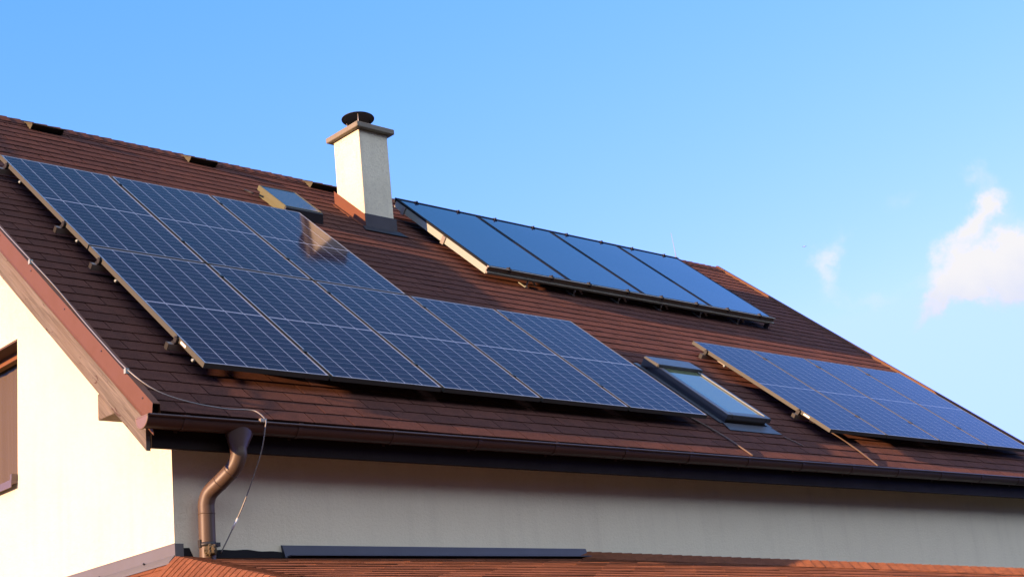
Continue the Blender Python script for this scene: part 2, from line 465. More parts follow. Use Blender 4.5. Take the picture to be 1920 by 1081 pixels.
gable_piece(XW, XW + T, [WY1, yr, YB], gf, under)
gable_piece(XE - T, XE, [0, yr, YB], gf, under)
wall.box((XW + T, 0, 0), (XE - T, T, under(0)))
wall.box((XW + T, YB - T, 0), (XE - T, YB, under(0)))
H(wall, 'wall', 'plaster')
fl = MB(); fl.box((XW + T, T, 2.6 + .1), (XE - T, YB - T, 2.6 + .3)); H(fl, 'floor_slab', 'plaster')

# gable window
win = MB()
xo = XW + .14
fw = .07
win.box((xo, WY0, WZ1 - fw), (xo + .06, WY1, WZ1)); win.box((xo, WY0, WZ0), (xo + .06, WY1, WZ0 + fw))
win.box((xo, WY0, WZ0 + fw), (xo + .06, WY0 + fw, WZ1 - fw)); win.box((xo, WY1 - fw, WZ0 + fw), (xo + .06, WY1, WZ1 - fw))
window = H(win, 'window', 'window_wood')
def hsub(mb, name, material, part):
    o = sub(name, material, mb, part)            # part meshes of the house carry world coordinates in their own data
    return o
q = MB(); q.face([(xo + .028, WY1 - fw, WZ0 + fw), (xo + .028, WY0 + fw, WZ0 + fw), (xo + .028, WY0 + fw, WZ1 - fw), (xo + .028, WY1 - fw, WZ1 - fw)][::1]); hsub(q, 'pane', 'clear', window)
q = MB()
ny = 60; prev = None
for i in range(ny + 1):
    y = WY0 + (WY1 - WY0) * i / ny; x = xo + .10 + .003 * math.sin(i * .9) + .003 * math.sin(i * .4)
    cur = (Vector((x, y, WZ0)), Vector((x, y, WZ1)))
    if prev: q.face([prev[0], cur[0], cur[1], prev[1]])
    prev = cur
hsub(q, 'curtain', 'curtain', window)
q = MB()
q.hexa([Vector(a) for a in ((XW - .05, WY0 + .002, WZ0 - .030), (xo, WY0 + .002, WZ0 - .012), (xo, WY1 - .002, WZ0 - .012), (XW - .05, WY1 - .002, WZ0 - .030),
                            (XW - .05, WY0 + .002, WZ0 + .002), (xo, WY0 + .002, WZ0 + .016), (xo, WY1 - .002, WZ0 + .016), (XW - .05, WY1 - .002, WZ0 + .002))])
q.box((XW - .052, WY0 + .004, WZ0 - .055), (XW - .046, WY1 - .004, WZ0 - .003))
q.box((XW - .05, WY0 + .0, WZ0 + .003), (XW + .06, WY0 + .028, WZ0 + .045))
hsub(q, 'sill', 'sill', window)
q = MB(); q.box((XW + .005, WY0 + .003, WZ1 - .012), (xo - .002, WY1 - .003, WZ1 - .002)); hsub(q, 'lintel_shade_sheet', 'lintel_shade', window)  # brown sheet stands in for the shadow at the top of the reveal

# ---- shingles
def tabs(mb, org, eu, ev, en, v0, v1, ulim, expo=.1545, tabw=.333, thick=.0055, gap=.009):
    """courses of single tabs; ulim(v) -> (umin, umax)"""
    k = 0; v = v0
    while v < v1 - .02:
        top = min(v + expo + .02, v1 + .005)
        ua, ub = ulim(v + expo * .5)
        off = (k % 2) * tabw * .5 + random.uniform(-.012, .012)
        i0 = math.floor((ua - off) / tabw) ; i1 = math.ceil((ub - off) / tabw)
        wob = random.uniform(-.003, .003)
        for i in range(i0, i1):
            a = max(ua, off + i * tabw + gap * .5); b = min(ub, off + (i + 1) * tabw - gap * .5)
            if b - a < .01: continue
            l = thick + random.uniform(.001, .0035); r = l + random.uniform(-.0016, .0016)
            dv = wob + random.uniform(-.0025, .0025)
            P = lambda uu, vv, nn: org + eu * uu + ev * vv + en * nn
            mb.hexa([P(a, v + dv, l - thick), P(b, v + dv, r - thick), P(b, top, -.006), P(a, top, -.006),
                     P(a, v + dv, l), P(b, v + dv, r), P(b, top, -.0008), P(a, top, -.0008)])
        v += expo; k += 1
roof = MB()
tabs(roof, rp(0, 0, N0), EU, EV, EN, V_EAVE, V_RIDGE, lambda v: (U_L, U_R))
roofo = H(roof, 'roof', 'shingle')
# deck under the shingles and the back slope
dk = MB()
def pr(u):
    return [rp(u, V_EAVE + .02, N0 - .009), rp(u, V_RIDGE, N0 - .009), rp(u, V_RIDGE, N0 - .075), rp(u, V_EAVE + .02, N0 - .075)]
a, b = pr(U_L), pr(U_R)
dk.hexa([a[3], b[3], b[2], a[2], a[0], b[0], b[1], a[1]])
m = lambda p: Vector((p.x, 2 * yr - p.y, p.z))
dk.hexa([m(a[3]), m(b[3]), m(b[2]), m(a[2]), m(a[0]) , m(b[0]), m(b[1]), m(a[1])])
hsub(dk, 'roof_deck', 'shingle', roofo)
# ridge cap pieces
rc = MB()
u = U_L
apex = rp(0, V_RIDGE, N0)
ev2 = Vector((0, -EV.y, EV.z)); en2 = Vector((0, -EN.y, EN.z))
i = 0
while u < U_R - .02:
    b = min(u + .17, U_R + .01)
    h0 = .012 + random.uniform(0, .003); h1 = .004
    wv = .135 + random.uniform(-.006, .006)
    ring = []
    for uu, hh in ((u, h1), (b, h0)):
        top = apex + EU * uu + Vector((0, 0, hh + .012))
        f = apex + EU * uu - EV * wv + EN * (hh + .004); bk = apex + EU * uu - ev2 * wv + en2 * (hh + .004)
        fm = apex + EU * uu - EV * .05 + EN * (hh + .006); bm_ = apex + EU * uu - ev2 * .05 + en2 * (hh + .006)
        ring.append((f, fm, top, bm_, bk))
    for k in range(4):
        rc.face([ring[0][k], ring[1][k], ring[1][k + 1], ring[0][k + 1]])
    dn = Vector((0, 0, -.012))
    for rr in ring:
        rc.face([rr[0], rr[1], rr[2], rr[3], rr[4], rr[4] + dn, rr[2] + dn * 1.2, rr[0] + dn])
    rc.face([ring[0][0], ring[1][0], ring[1][0] + dn, ring[0][0] + dn])
    u += .143; i += 1
hsub(rc, 'ridge_cap', 'shingle', roofo)

# verge flashing, barge board
def verge(u_out, sgn, name, top=-.080):
    """folded sheet along the rake; sgn=+1 when the roof lies towards +u"""
    mb = MB(); th = .003
    prof = [(0, -.190), (0, top), (.052, top), (.062, N0 + .004), (.062, N0 + .001), (.050, top - th), (th, top - th), (th, -.186), (.024, -.236), (.026, -.252), (.022, -.254), (.018, -.238)]
    v0, v1 = V_EAVE - .055, V_RIDGE + .03
    mb.prism([Vector(p) for p in prof], lambda p: rp(u_out + sgn * p.x, v0 + (p.y + .13) * .55, p.y), lambda p: rp(u_out + sgn * p.x, v1, p.y))
    return mb
vg = H(verge(-.600, 1, 'verge'), 'verge_flashing', 'verge')
H(verge(11.955, -1, 'verge', -.112), 'verge_flashing', 'verge')
for v in (-.40, .28, .95, 1.62, 2.3, 2.98, 3.65):
    for n_ in (-.112,):
        sc = MB(); c0 = rp(-.600, v, n_); sc.tube([c0 + EU * .001, c0 - EU * .004], .006, 8)
        hsub(sc, 'screw', 'dark_metal', vg)
def barge(x0, x1, v_lo, d0, d1):
    mb = MB(); v1 = rp(0, V_RIDGE, N0)
    # lower end cut vertically at y = -.245
    def at_y(y, n):                              # roof-line point at given y and depth n
        v = (y + EN.y * -n) / EV.y
        return v
    yend = -.243
    lo = [(yend, d0), (yend, d1)]
    pts0 = []; 
    vt = (yend - EN.y * d0) / EV.y; vb = (yend - EN.y * d1) / EV.y
    for x in (x0, x1):
        pts0.append([rp(x, vb, d1), rp(x, vt, d0), rp(x, V_RIDGE + d0 * -math.tan(TH) * -1 - .0, d0), rp(x, V_RIDGE + d1 * math.tan(TH), d1)])
    a, b = pts0
    mb.hexa([a[0], a[3], a[2], a[1], b[0], b[3], b[2], b[1]])
    return mb
bb = barge(-.592, -.562, 0, -.216, -.362).build('barge_board', 'wood', None)
bb.parent = house; bb.matrix_parent_inverse = WORLD[house.name].inverted()
bb2 = barge(11.92, 11.945, 0, -.216, -.362); H(bb2, 'barge_board', 'wood')
# purlin end
pu = MB(); pu.bevelbox((-.558, .17, -.338 + Z0), (XW + .05, .432, -.160 + Z0), .004)
H(pu, 'purlin_end', 'wood')
# boarding under the overhangs
so = MB()
for (xa, xb) in ((-.56, XW - .002),):
    so.hexa([rp(xa, -.30, N0 - .078), rp(xb, -.30, N0 - .078), rp(xb, V_RIDGE - .1, N0 - .078), rp(xa, V_RIDGE - .1, N0 - .078),
             rp(xa, -.30, N0 - .076), rp(xb, -.30, N0 - .076), rp(xb, V_RIDGE - .1, N0 - .076), rp(xa, V_RIDGE - .1, N0 - .076)])
H(so, 'soffit_board', 'wood')
# fascia and eave soffit
fa = MB(); fa.bevelbox((-.560, -.250, -.660 + Z0), (11.90, -.222, -.435 + Z0), .003)
H(fa, 'fascia', 'fascia')
so = MB(); so.box((XW, -.221, -.600 + Z0), (11.90, -.003, -.585 + Z0)); H(so, 'eave_soffit', 'fascia')

# gutter: half-round trough with rolled lip, end cap, brackets, joints
GY, GZ, GR = -.325, -.488 + Z0, .070
gslope = .00205                                # the eave line drifts up a touch to the right
gt = MB()
prof = []
for k in range(13):
    a = math.pi + math.pi * k / 12; prof.append((math.cos(a) * -1 * GR, math.sin(a) * GR))   # back -> front
prof = [(-p[0], p[1]) for p in prof] if prof[0][0] < 0 else prof
# prof runs from back (+y) to front (-y)
prof = [(GR * math.cos(math.pi * k / 12), -GR * math.sin(math.pi * k / 12)) for k in range(13)]
lip = [(-GR - .0 + .009 * (math.cos(t_) - 1), .009 * math.sin(t_)) for t_ in [0.6, 1.4, 2.2, 3.0, 3.8, 4.6, 5.4]]
inner = [(p[0] * .955, p[1] * .955) for p in prof][::-1]
full = [(GR, .008)] + prof + lip + inner + [(GR * .955, .008)]
x0, x1 = -.658, 11.96
gt.prism([Vector(p) for p in full], lambda p: Vector((x0, GY + p.x, GZ + p.y)), lambda p: Vector((x1, GY + p.x, GZ + p.y + gslope * (x1 - x0))), caps=False)
gutter = H(gt, 'gutter', 'gutter')
for f in gutter.data.polygons: f.use_smooth = len(f.vertices) == 4
for X in (x0, x1):
    ec = MB(); sg = -1 if X == x0 else 1
    zz = GZ + gslope * (X - x0)
    ring = [Vector((X + sg * .001, GY + p[0] * 1.0, zz + p[1])) for p in prof]
    ring2 = [v + Vector((sg * .006, 0, 0)) for v in ring]
    ec.bm.faces.new([ec.bm.verts.new(v) for v in ring2]); 
    for i in range(len(ring) - 1): ec.face([ring[i], ring[i + 1], ring2[i + 1], ring2[i]])
    ec.face([ring[0], ring2[0], ring2[-1], ring[-1]])
    rim = [Vector((X + sg * .004, GY + p[0] * 1.04, zz + p[1] * 1.04)) for p in prof]
    ec.tube(rim + [rim[0]], .0055, 6, caps=False)
    hsub(ec, 'end_cap', 'end_cap', gutter)
k = 0
xb = -.39
while xb < 11.8:
    q = MB(); zz = GZ + gslope * (xb - x0)
    wd = .016
    ring = [Vector((xb, GY + p[0] * 1.045, zz + p[1] * 1.045)) for p in prof]
    o_ = [(GR * 1.06 * math.cos(math.pi * i / 12), -GR * 1.06 * math.sin(math.pi * i / 12)) for i in range(13)]
    i_ = [(GR * 1.005 * math.cos(math.pi * i / 12), -GR * 1.005 * math.sin(math.pi * i / 12)) for i in range(13)][::-1]
    q.prism([Vector(p) for p in o_ + i_], lambda p: Vector((xb - wd, GY + p.x, zz + p.y)), lambda p: Vector((xb + wd, GY + p.x, zz + p.y)))
    q.box((xb - wd, GY - GR * 1.2, zz - .002), (xb + wd, GY - GR * .98, zz + .011))
    q.box((xb - wd * .8, GY + GR, zz - .07), (xb + wd * .8, -.251, zz + .02))
    hsub(q, 'bracket', 'gutter', gutter)
    xb += .80 if k else .86; k += 1
# downpipe
dp = MB()
path = [wp(.022, -.325, -.535), wp(.022, -.325, -.66), wp(.022, -.322, -.70), wp(.008, -.285, -.765), wp(-.030, -.2, -.835), wp(-.070, -.115, -.90), wp(-.084, -.088, -.965), wp(-.085, -.086, -1.03), wp(-.087, -.086, -1.20), wp(-.088, -.086, -1.36)]
dp.tube(spline(path, 6), .0535, 24)
downpipe = H(dp, 'downpipe', 'downpipe')
fn = MB()
rings = []
for (dx, wy, wx, z) in ((.032, .062, .098, -.505), (.032, .060, .098, -.565), (.022, .053, .056, -.655), (.022, .053, .053, -.685)):
    rings.append([fn.bm.verts.new(wp(dx + wx * math.cos(2 * math.pi * k / 20), -.325 + wy * math.sin(2 * math.pi * k / 20), z)) for k in range(20)])
for a, b in zip(rings, rings[1:]):
    for k in range(20): fn.bm.faces.new((a[k], a[(k + 1) % 20], b[(k + 1) % 20], b[k])).smooth = True
hsub(fn, 'outlet_funnel', 'gutter', downpipe)
sp = spline(path, 6)
for idx in (20, 25, 42):
    q = MB(); q.tube([sp[idx], sp[idx] + (sp[idx + 1] - sp[idx]).normalized() * .007], .0555, 24)
    hsub(q, 'pipe_joint', 'downpipe', downpipe)
q = MB(); q.tube([wp(-.088, -.086, -1.245), wp(-.088, -.086, -1.218)], .0565, 24); q.box(wp(-.045, -.10, -1.243), wp(.0, -.06, -1.217)); q.box(wp(-.148, -.10, -1.25), wp(-.138, -.07, -1.20))
hsub(q, 'pipe_clamp', 'dark_metal', downpipe)
q = MB()
bmesh.ops.create_icosphere(q.bm, subdivisions=3, radius=.040)
for v in q.bm.verts:
    n_ = v.co.normalized(); v.co *= 1 + .25 * math.sin(7 * n_.x + 2) * math.sin(6 * n_.y + 1) + random.uniform(-.08, .08)
    v.co.z *= .9; v.co += wp(-.103, -.15, -1.275)
hsub(q, 'sealant_clump', 'sealant', downpipe)

# chimney
CX0, CX1, CY0, CY1 = 4.328, 4.735, 3.582, 4.05
ch = MB(); ch.bevelbox(wp(CX0, CY0, 2.3), wp(CX1, CY1, 4.015), .006)
chim = H(ch, 'chimney', 'chimney_plaster')
q = MB(); q.bevelbox(wp(CX0 - .062, CY0 - .062, 4.016), wp(CX1 + .062, CY1 + .062, 4.078), .006); hsub(q, 'cap_slab', 'concrete', chim)
q = MB()
cx, cy = (CX0 + CX1) / 2 - .012, (CY0 + CY1) / 2
prev = None
for (r_, z_) in ((.001, 4.292), (.09, 4.285), (.165, 4.270), (.188, 4.262), (.186, 4.256), (.16, 4.262), (.09, 4.276), (.001, 4.282)):
    ring = [q.bm.verts.new(wp(cx + r_ * math.cos(2 * math.pi * k / 36), cy + r_ * math.sin(2 * math.pi * k / 36), z_ + .07 * r_ * (math.cos(2 * math.pi * k / 36 + 2.35)))) for k in range(36)]
    if prev:
        for k in range(36): q.bm.faces.new((prev[k], prev[(k + 1) % 36], ring[(k + 1) % 36], ring[k])).smooth = True
    prev = ring
cowl = hsub(q, 'cowl', 'dark_metal', chim)
q = MB()
for k in range(3):
    a = math.radians(-127 + 120 * k)
    q.tube([wp(cx + .10 * math.cos(a), cy + .10 * math.sin(a), 4.078), wp(cx + .155 * math.cos(a), cy + .155 * math.sin(a), 4.262)], .006, 8)
q.tube([wp(cx, cy, 4.07), wp(cx, cy, 4.125)], .085, 24)
hsub(q, 'cowl_leg', 'alu', chim)
# chimney flashings: stepped side sheets, front apron, back saddle
def roofz(y, n): return (rp(0, 0, n).z + (y - rp(0, 0, n).y) * math.tan(TH))
e = .006
v0 = (CY0 - EN.y * N0) / EV.y; v1_ = (CY1 - EN.y * N0) / EV.y
for (xa, xb, ua, ub) in ((CX0 - e, CX0 - .001, CX0 - .055, CX0 - .002), (CX1 + .001, CX1 + e, CX1 + .002, CX1 + .05)):
    q = MB()
    ya, yb = CY0 - .004, CY1 + .05
    zt = lambda y: roofz(y, N0) + .165
    q.hexa([Vector((xa, ya, roofz(ya, N0) - .02)), Vector((xb, ya, roofz(ya, N0) - .02)), Vector((xb, yb, roofz(yb, N0) - .02)), Vector((xa, yb, roofz(yb, N0) - .02)),
            Vector((xa, ya, zt(ya) - .005)), Vector((xb, ya, zt(ya) - .005)), Vector((xb, yb, zt(yb))), Vector((xa, yb, zt(yb)))])
    q.hexa([rp(ua, v0, N0 + .004), rp(ub, v0, N0 + .004), rp(ub, v1_ + .06, N0 + .004), rp(ua, v1_ + .06, N0 + .004),
            rp(ua, v0, N0 + .012), rp(ub, v0, N0 + .012), rp(ub, v1_ + .06, N0 + .012), rp(ua, v1_ + .06, N0 + .012)])
    hsub(q, 'side_flashing', 'copper_flash', chim)
q = MB()
za = roofz(CY0, N0)
q.box((CX0 - .002, CY0 - .008, za - .03), (CX1 + .03, CY0 - .001, za + .165))
q.hexa([rp(CX0 - .09, v0 - .135, N0 + .012), rp(CX1 + .10, v0 - .135, N0 + .012), rp(CX1 + .06, v0 + .0, N0 + .014), rp(CX0 - .05, v0 + .0, N0 + .014),
        rp(CX0 - .09, v0 - .135, N0 + .018), rp(CX1 + .10, v0 - .135, N0 + .018), rp(CX1 + .06, v0 + .0, N0 + .020), rp(CX0 - .05, v0 + .0, N0 + .020)])
hsub(q, 'apron_flashing', 'apron', chim)
q = MB()
q.hexa([Vector(v) for v in ((CX1 + .012, CY1 - .09, roofz(CY1 - .09, N0)), (CX1 + .05, CY1 - .05, roofz(CY1 - .05, N0)), (CX1 + .05, CY1 + .03, roofz(CY1 + .03, N0)), (CX1 + .012, CY1 + .03, roofz(CY1 + .03, N0)),
        (CX1 + .012, CY1 - .09, roofz(CY1, N0) + .12), (CX1 + .055, CY1 - .05, roofz(CY1, N0) + .16), (CX1 + .07, CY1 + .03, roofz(CY1, N0) + .19), (CX1 + .012, CY1 + .03, roofz(CY1, N0) + .19))])
q.tube([Vector((CX1 + .06, CY1, roofz(CY1, N0) + .02)), Vector((CX1 + .065, CY1, roofz(CY1, N0) + .25))], .014, 8)
hsub(q, 'saddle_flashing', 'red_rag', chim)

# ridge vents: little wedge boxes just under the ridge, open at the front
def vent(u0, u1, v):
    q = MB(); hgt = .072; dep = .19
    a0 = [rp(u0, v - .01, N0 + .004), rp(u0, v - .01, N0 + hgt), rp(u0, v + dep, N0 + .012)]
    # roof sheet, two cheeks, recessed grille
    q.hexa([rp(u0 - .012, v - .035, N0 + hgt - .004), rp(u1 + .012, v - .035, N0 + hgt - .004), rp(u1 + .012, v + dep, N0 + .006), rp(u0 - .012, v + dep, N0 + .006),
            rp(u0 - .012, v - .035, N0 + hgt + .006), rp(u1 + .012, v - .035, N0 + hgt + .006), rp(u1 + .012, v + dep, N0 + .016), rp(u0 - .012, v + dep, N0 + .016)])
    for ua in (u0, u1 - .008):
        q.hexa([rp(ua, v, N0), rp(ua + .008, v, N0), rp(ua + .008, v + dep - .01, N0), rp(ua, v + dep - .01, N0),
                rp(ua, v - .02, N0 + hgt - .005), rp(ua + .008, v - .02, N0 + hgt - .005), rp(ua + .008, v + dep - .01, N0 + .008), rp(ua, v + dep - .01, N0 + .008)])
    o = H(q, 'roof_vent', 'vent_metal')
    q = MB(); q.hexa([rp(u0 + .009, v + .02, N0), rp(u1 - .009, v + .02, N0), rp(u1 - .009, v + .03, N0), rp(u0 + .009, v + .03, N0),
                      rp(u0 + .009, v + .012, N0 + hgt - .008), rp(u1 - .009, v + .012, N0 + hgt - .008), rp(u1 - .009, v + .022, N0 + hgt - .01), rp(u0 + .009, v + .022, N0 + hgt - .01)])
    hsub(q, 'grille', 'dark_metal', o)
for u in (.915, 2.71, 4.30): vent(u, u + .335 if u < 4 else 4.70, 5.79)

# small roof hatch
def roof_window(u0, u1, v0, v1, hz, fr, mats, lift=0.0, hood=False, apron_w=0.0):
    body, frame_m, glass_m = mats
    q = MB()
    q.hexa([rp(u0 + .03, v0 + .03, N0 - .02), rp(u1 - .03, v0 + .03, N0 - .02), rp(u1 - .03, v1 - .03, N0 - .02), rp(u0 + .03, v1 - .03, N0 - .02),
            rp(u0 + .03, v0 + .03, N0 + hz * .55), rp(u1 - .03, v0 + .03, N0 + hz * .55), rp(u1 - .03, v1 - .03, N0 + hz * .55), rp(u0 + .03, v1 - .03, N0 + hz * .55)])
    o = H(q, 'roof_window', body)
    q = MB(); t_ = hz * .47
    def bar(ua, ub, va, vb, nb=None):
        z0 = N0 + (hz - t_ if nb is None else nb)
        q.bm.verts.ensure_lookup_table()
        k = MB(); 
        k.hexa([rp(ua, va, z0), rp(ub, va, z0), rp(ub, vb, z0), rp(ua, vb, z0), rp(ua, va, N0 + hz), rp(ub, va, N0 + hz), rp(ub, vb, N0 + hz), rp(ua, vb, N0 + hz)])
        bmesh.ops.bevel(k.bm, geom=list(k.bm.edges), offset=.005, segments=2, affect='EDGES')
        me = bpy.data.meshes.new('t'); k.bm.to_mesh(me); q.bm.from_mesh(me); bpy.data.meshes.remove(me); k.bm.free()
    bar(u0, u0 + fr, v0, v1); bar(u1 - fr, u1, v0, v1); bar(u0 + fr, u1 - fr, v0, v0 + fr); bar(u0 + fr, u1 - fr, v1 - fr, v1)
    hsub(q, 'sash', frame_m, o)
    q = MB(); gz = N0 + hz - (.006 if hood else .004)
    q.hexa([rp(u0 + fr - .004, v0 + fr - .004, gz - .008), rp(u1 - fr + .004, v0 + fr - .004, gz - .008), rp(u1 - fr + .004, v1 - fr + .004, gz - .008), rp(u0 + fr - .004, v1 - fr + .004, gz - .008),
            rp(u0 + fr - .004, v0 + fr - .004, gz), rp(u1 - fr + .004, v0 + fr - .004, gz), rp(u1 - fr + .004, v1 - fr + .004, gz), rp(u0 + fr - .004, v1 - fr + .004, gz)])
    hsub(q, 'pane', glass_m, o)
    return o
hatch = roof_window(3.13, 3.60, 4.39, 5.00, .118, .020, ('beige_sash', 'beige_sash', 'hatch_glass'))
q = MB(); q.hexa([rp(3.11, 4.35, N0 + .01), rp(3.625, 4.35, N0 + .01), rp(3.625, 4.389, N0 + .01), rp(3.11, 4.389, N0 + .01),
                  rp(3.135, 4.375, N0 + .105), rp(3.60, 4.375, N0 + .105), rp(3.60, 4.389, N0 + .112), rp(3.135, 4.389, N0 + .112)])
hsub(q, 'front_flap', 'dark_metal', hatch)
q = MB(); q.tube([rp(3.02, 5.05, N0 + .02), rp(3.04, 4.90, N0 + .04)], .010, 8); hsub(q, 'hinge_arm', 'dark_metal', hatch)
skl = roof_window(5.765, 6.435, .165, 1.36, .105, .075, ('sky_frame', 'sky_frame', 'roof_glass'), hood=True)
q = MB()
k = MB(); k.hexa([rp(5.755, 1.18, N0 + .085), rp(6.445, 1.18, N0 + .085), rp(6.445, 1.40, N0 + .01), rp(5.755, 1.40, N0 + .01),
                  rp(5.755, 1.18, N0 + .135), rp(6.445, 1.18, N0 + .135), rp(6.445, 1.40, N0 + .125), rp(5.755, 1.40, N0 + .125)])
bmesh.ops.bevel(k.bm, geom=list(k.bm.edges), offset=.008, segments=2, affect='EDGES')
hsub(k, 'hood', 'sky_frame', skl)
q = MB(); 
q.hexa([rp(5.70, .025, N0 + .010), rp(6.50, .025, N0 + .010), rp(6.46, .165, N0 + .012), rp(5.74, .165, N0 + .012),
        rp(5.70, .025, N0 + .014), rp(6.50, .025, N0 + .014), rp(6.46, .165, N0 + .020), rp(5.74, .165, N0 + .020)])
for (ua, ub) in ((5.70, 5.765), (6.435, 6.50)):
    q.hexa([rp(ua, .165, N0 + .010), rp(ub, .165, N0 + .010), rp(ub, 1.45, N0 + .010), rp(ua, 1.45, N0 + .010),
            rp(ua, .165, N0 + .018), rp(ub, .165, N0 + .018), rp(ub, 1.45, N0 + .018), rp(ua, 1.45, N0 + .018)])
hsub(q, 'flashing', 'lead', skl)
q = MB()
for v in (.2,):
    q.hexa([rp(6.366, .21, N0 + .106), rp(6.374, .21, N0 + .106), rp(6.374, 1.18, N0 + .106), rp(6.366, 1.18, N0 + .106),
            rp(6.366, .21, N0 + .112), rp(6.374, .21, N0 + .112), rp(6.374, 1.18, N0 + .112), rp(6.366, 1.18, N0 + .112)])
hsub(q, 'edge_trim', 'bright_alu', skl)

# ------------------------------------------------------------------ porch roof
SA, SB = .22, 1.0
PC = wp(XW, 0, -1.303)                          # corner where the hip leaves the house
PX1 = 3.5
ca = 1 / math.sqrt(1 + SA * SA); evA = Vector((0, ca, SA * ca)); enA = Vector((0, -SA * ca, ca))
cb = 1 / math.sqrt(1 + SB * SB); evB = Vector((cb, 0, SB * cb)); enB = Vector((-SB * cb, 0, cb))
DA = 2.6
pr_ = MB()
def limA(v):
    d = -v * ca
    return (XW - SA / SB * d - .4, PX1 + 1.7 * d + .5)
def cut(mb, p, n):
    bmesh.ops.bisect_plane(mb.bm, geom=list(mb.bm.verts) + list(mb.bm.edges) + list(mb.bm.faces), plane_co=p, plane_no=n, clear_outer=True)
def take(dst, src):
    me = bpy.data.meshes.new('tmp'); src.bm.to_mesh(me); dst.bm.from_mesh(me); bpy.data.meshes.remove(me); src.bm.free()
hipn = Vector((1, -SA / SB, 0)).normalized()       # square to the left hip, pointing over the front slope
hipn2 = Vector((1, 1.7, 0)).normalized()
qa = MB()
tabs(qa, wp(0, 0, -1.303), EU, evA, enA, -DA / ca, -.0, limA, expo=.143, thick=.0035)
cut(qa, PC, -hipn); cut(qa, wp(PX1, 0, -1.303), hipn2); take(pr_, qa)
qb = MB()
DB = DA * SA / SB + .5
def limB(v):
    d = -v * cb                                  # distance out along -X
    return (max(-d * SB / SA - .4, -DA), 6.0)
tabs(qb, wp(XW, 0, -1.303), Vector((0, 1, 0)), evB, enB, -DA * SA / SB / cb, 0, limB, expo=.143, thick=.0035)
cut(qb, PC, hipn); take(pr_, qb)
porch = H(pr_, 'porch_roof', 'porch_shingle')
dk = MB()
zc = PC.z - .012
yE = -DA; zE = zc - SA * DA
xl, xr = XW - SA / SB * DA, PX1 + 1.7 * DA
dk.face([(XW, 0, zc), (PX1, 0, zc), (xr, yE, zE), (xl, yE, zE)])
dk.face([(XW, 0, zc), (xl, yE, zE), (xl, 6, zE), (XW, 6, zc)])
dk.face([(PX1, 0, zc), (XE, 0, zc - (XE - PX1) / 1.7 * SA * .98), (xr, yE, zE)])
dk.face([(xl, yE, zE), (xr, yE, zE), (xr, yE, zE - .12), (xl, yE, zE - .12)])
dk.face([(xl, yE, zE), (xl, 6, zE), (xl, 6, zE - .12), (xl, yE, zE - .12)])
hsub(dk, 'porch_deck', 'porch_shingle', porch)
# porch posts keep the roof on the ground (outside the picture below)
def hipcaps(start, end, wl, wr, nl, nr, expo=.085, wing=.17, hump=.004):
    """rounded cap shingles along a hip; wl/wr wing directions, nl/nr plane normals"""
    q = MB(); L = (end - start).length; d = (end - start) / L
    s = L - expo
    k = 0
    while s > -.02:
        a, b = max(s, 0), min(s + expo + .03, L)
        w_ = wing + random.uniform(-.006, .006)
        ring = []
        for t_, h in ((b, .0150 + random.uniform(0, .0010)), (a, .0085)):
            c = start + d * t_; up = (nl + nr).normalized()
            pts = [c + wl * w_ + nl * (h * .8), c + wl * w_ * .5 + nl * (h + hump * .5), c + wl * w_ * .18 + nl * (h + hump * .9), c + up * (h + hump), c + wr * w_ * .18 + nr * (h + hump * .9), c + wr * w_ * .5 + nr * (h + hump * .5), c + wr * w_ + nr * (h * .8)]
            ring.append(pts)
        for i in range(6):
            q.face([ring[0][i], ring[0][i + 1], ring[1][i + 1], ring[1][i]])
        up = Vector((0, 0, -.0075))
        for i in range(6):
            q.face([ring[0][i], ring[0][i + 1], ring[0][i + 1] + up, ring[0][i] + up])
        q.face([ring[0][0], ring[1][0], ring[1][0] + up, ring[0][0] + up])
        s -= expo; k += 1
    return q
def wingdir(d, n, side):
    v = d.cross(n).normalized()
    return v if v.dot(side) > 0 else -v
hd = Vector((-SA / SB, -1, -SA)); s0 = PC + hd * .01; e0 = PC + hd * DA
dd = hd.normalized()
q = hipcaps(s0, e0, wingdir(dd, enB, Vector((-1, 0, -1))), wingdir(dd, enA, Vector((1, 0, 0))), enB, enA)
hsub(q, 'hip_cap', 'porch_shingle', porch)
hd2 = Vector((1.7, -1, -SA)); s1 = wp(PX1, 0, -1.303); e1_ = s1 + hd2 * DA
dd2 = hd2.normalized(); enC = Vector((SA / 1.7, -SA * .02, 1)).normalized()
enC = Vector((.45, .0, 1)).normalized()
q = hipcaps(s1 - hd2 * .05, e1_, wingdir(dd2, enA, Vector((-.3, -1, 0))), wingdir(dd2, enC, Vector((0, 1, 0))), enA, enC, wing=.15, hump=.045)
hsub(q, 'hip_cap', 'porch_shingle', porch)
# flashings
q = MB()
q.box((XW - .008, -.010, PC.z + .004), (XW - .001, 6.0, PC.z + .088))
q.box((XW - .009, -.011, PC.z + .085), (XW - .001, 6.0, PC.z + .093))
q.hexa([wp(XW - .001, -.012, -1.303 + .020), wp(XW - .001, 6, -1.303 + .020), wp(XW - .052, 6, -1.303 - .038), wp(XW - .052, -.012, -1.303 - .038),
        wp(XW - .001, -.012, -1.303 + .026), wp(XW - .001, 6, -1.303 + .026), wp(XW - .052, 6, -1.303 - .028), wp(XW - .052, -.012, -1.303 - .028)])
q.box((XW - .008, -.016, PC.z + .002), (XW + .055, -.010, PC.z + .090))
hsub(q, 'gable_flashing', 'grey_flash', porch)
for y in (.35, .95, 1.6, 2.3, 3.0):
    q = MB(); q.tube([wp(XW - .020, y, -1.303 + .012), wp(XW - .030, y, -1.303 + .018)], .007, 8)
    hsub(q, 'screw', 'dark_metal', porch)
q = MB()
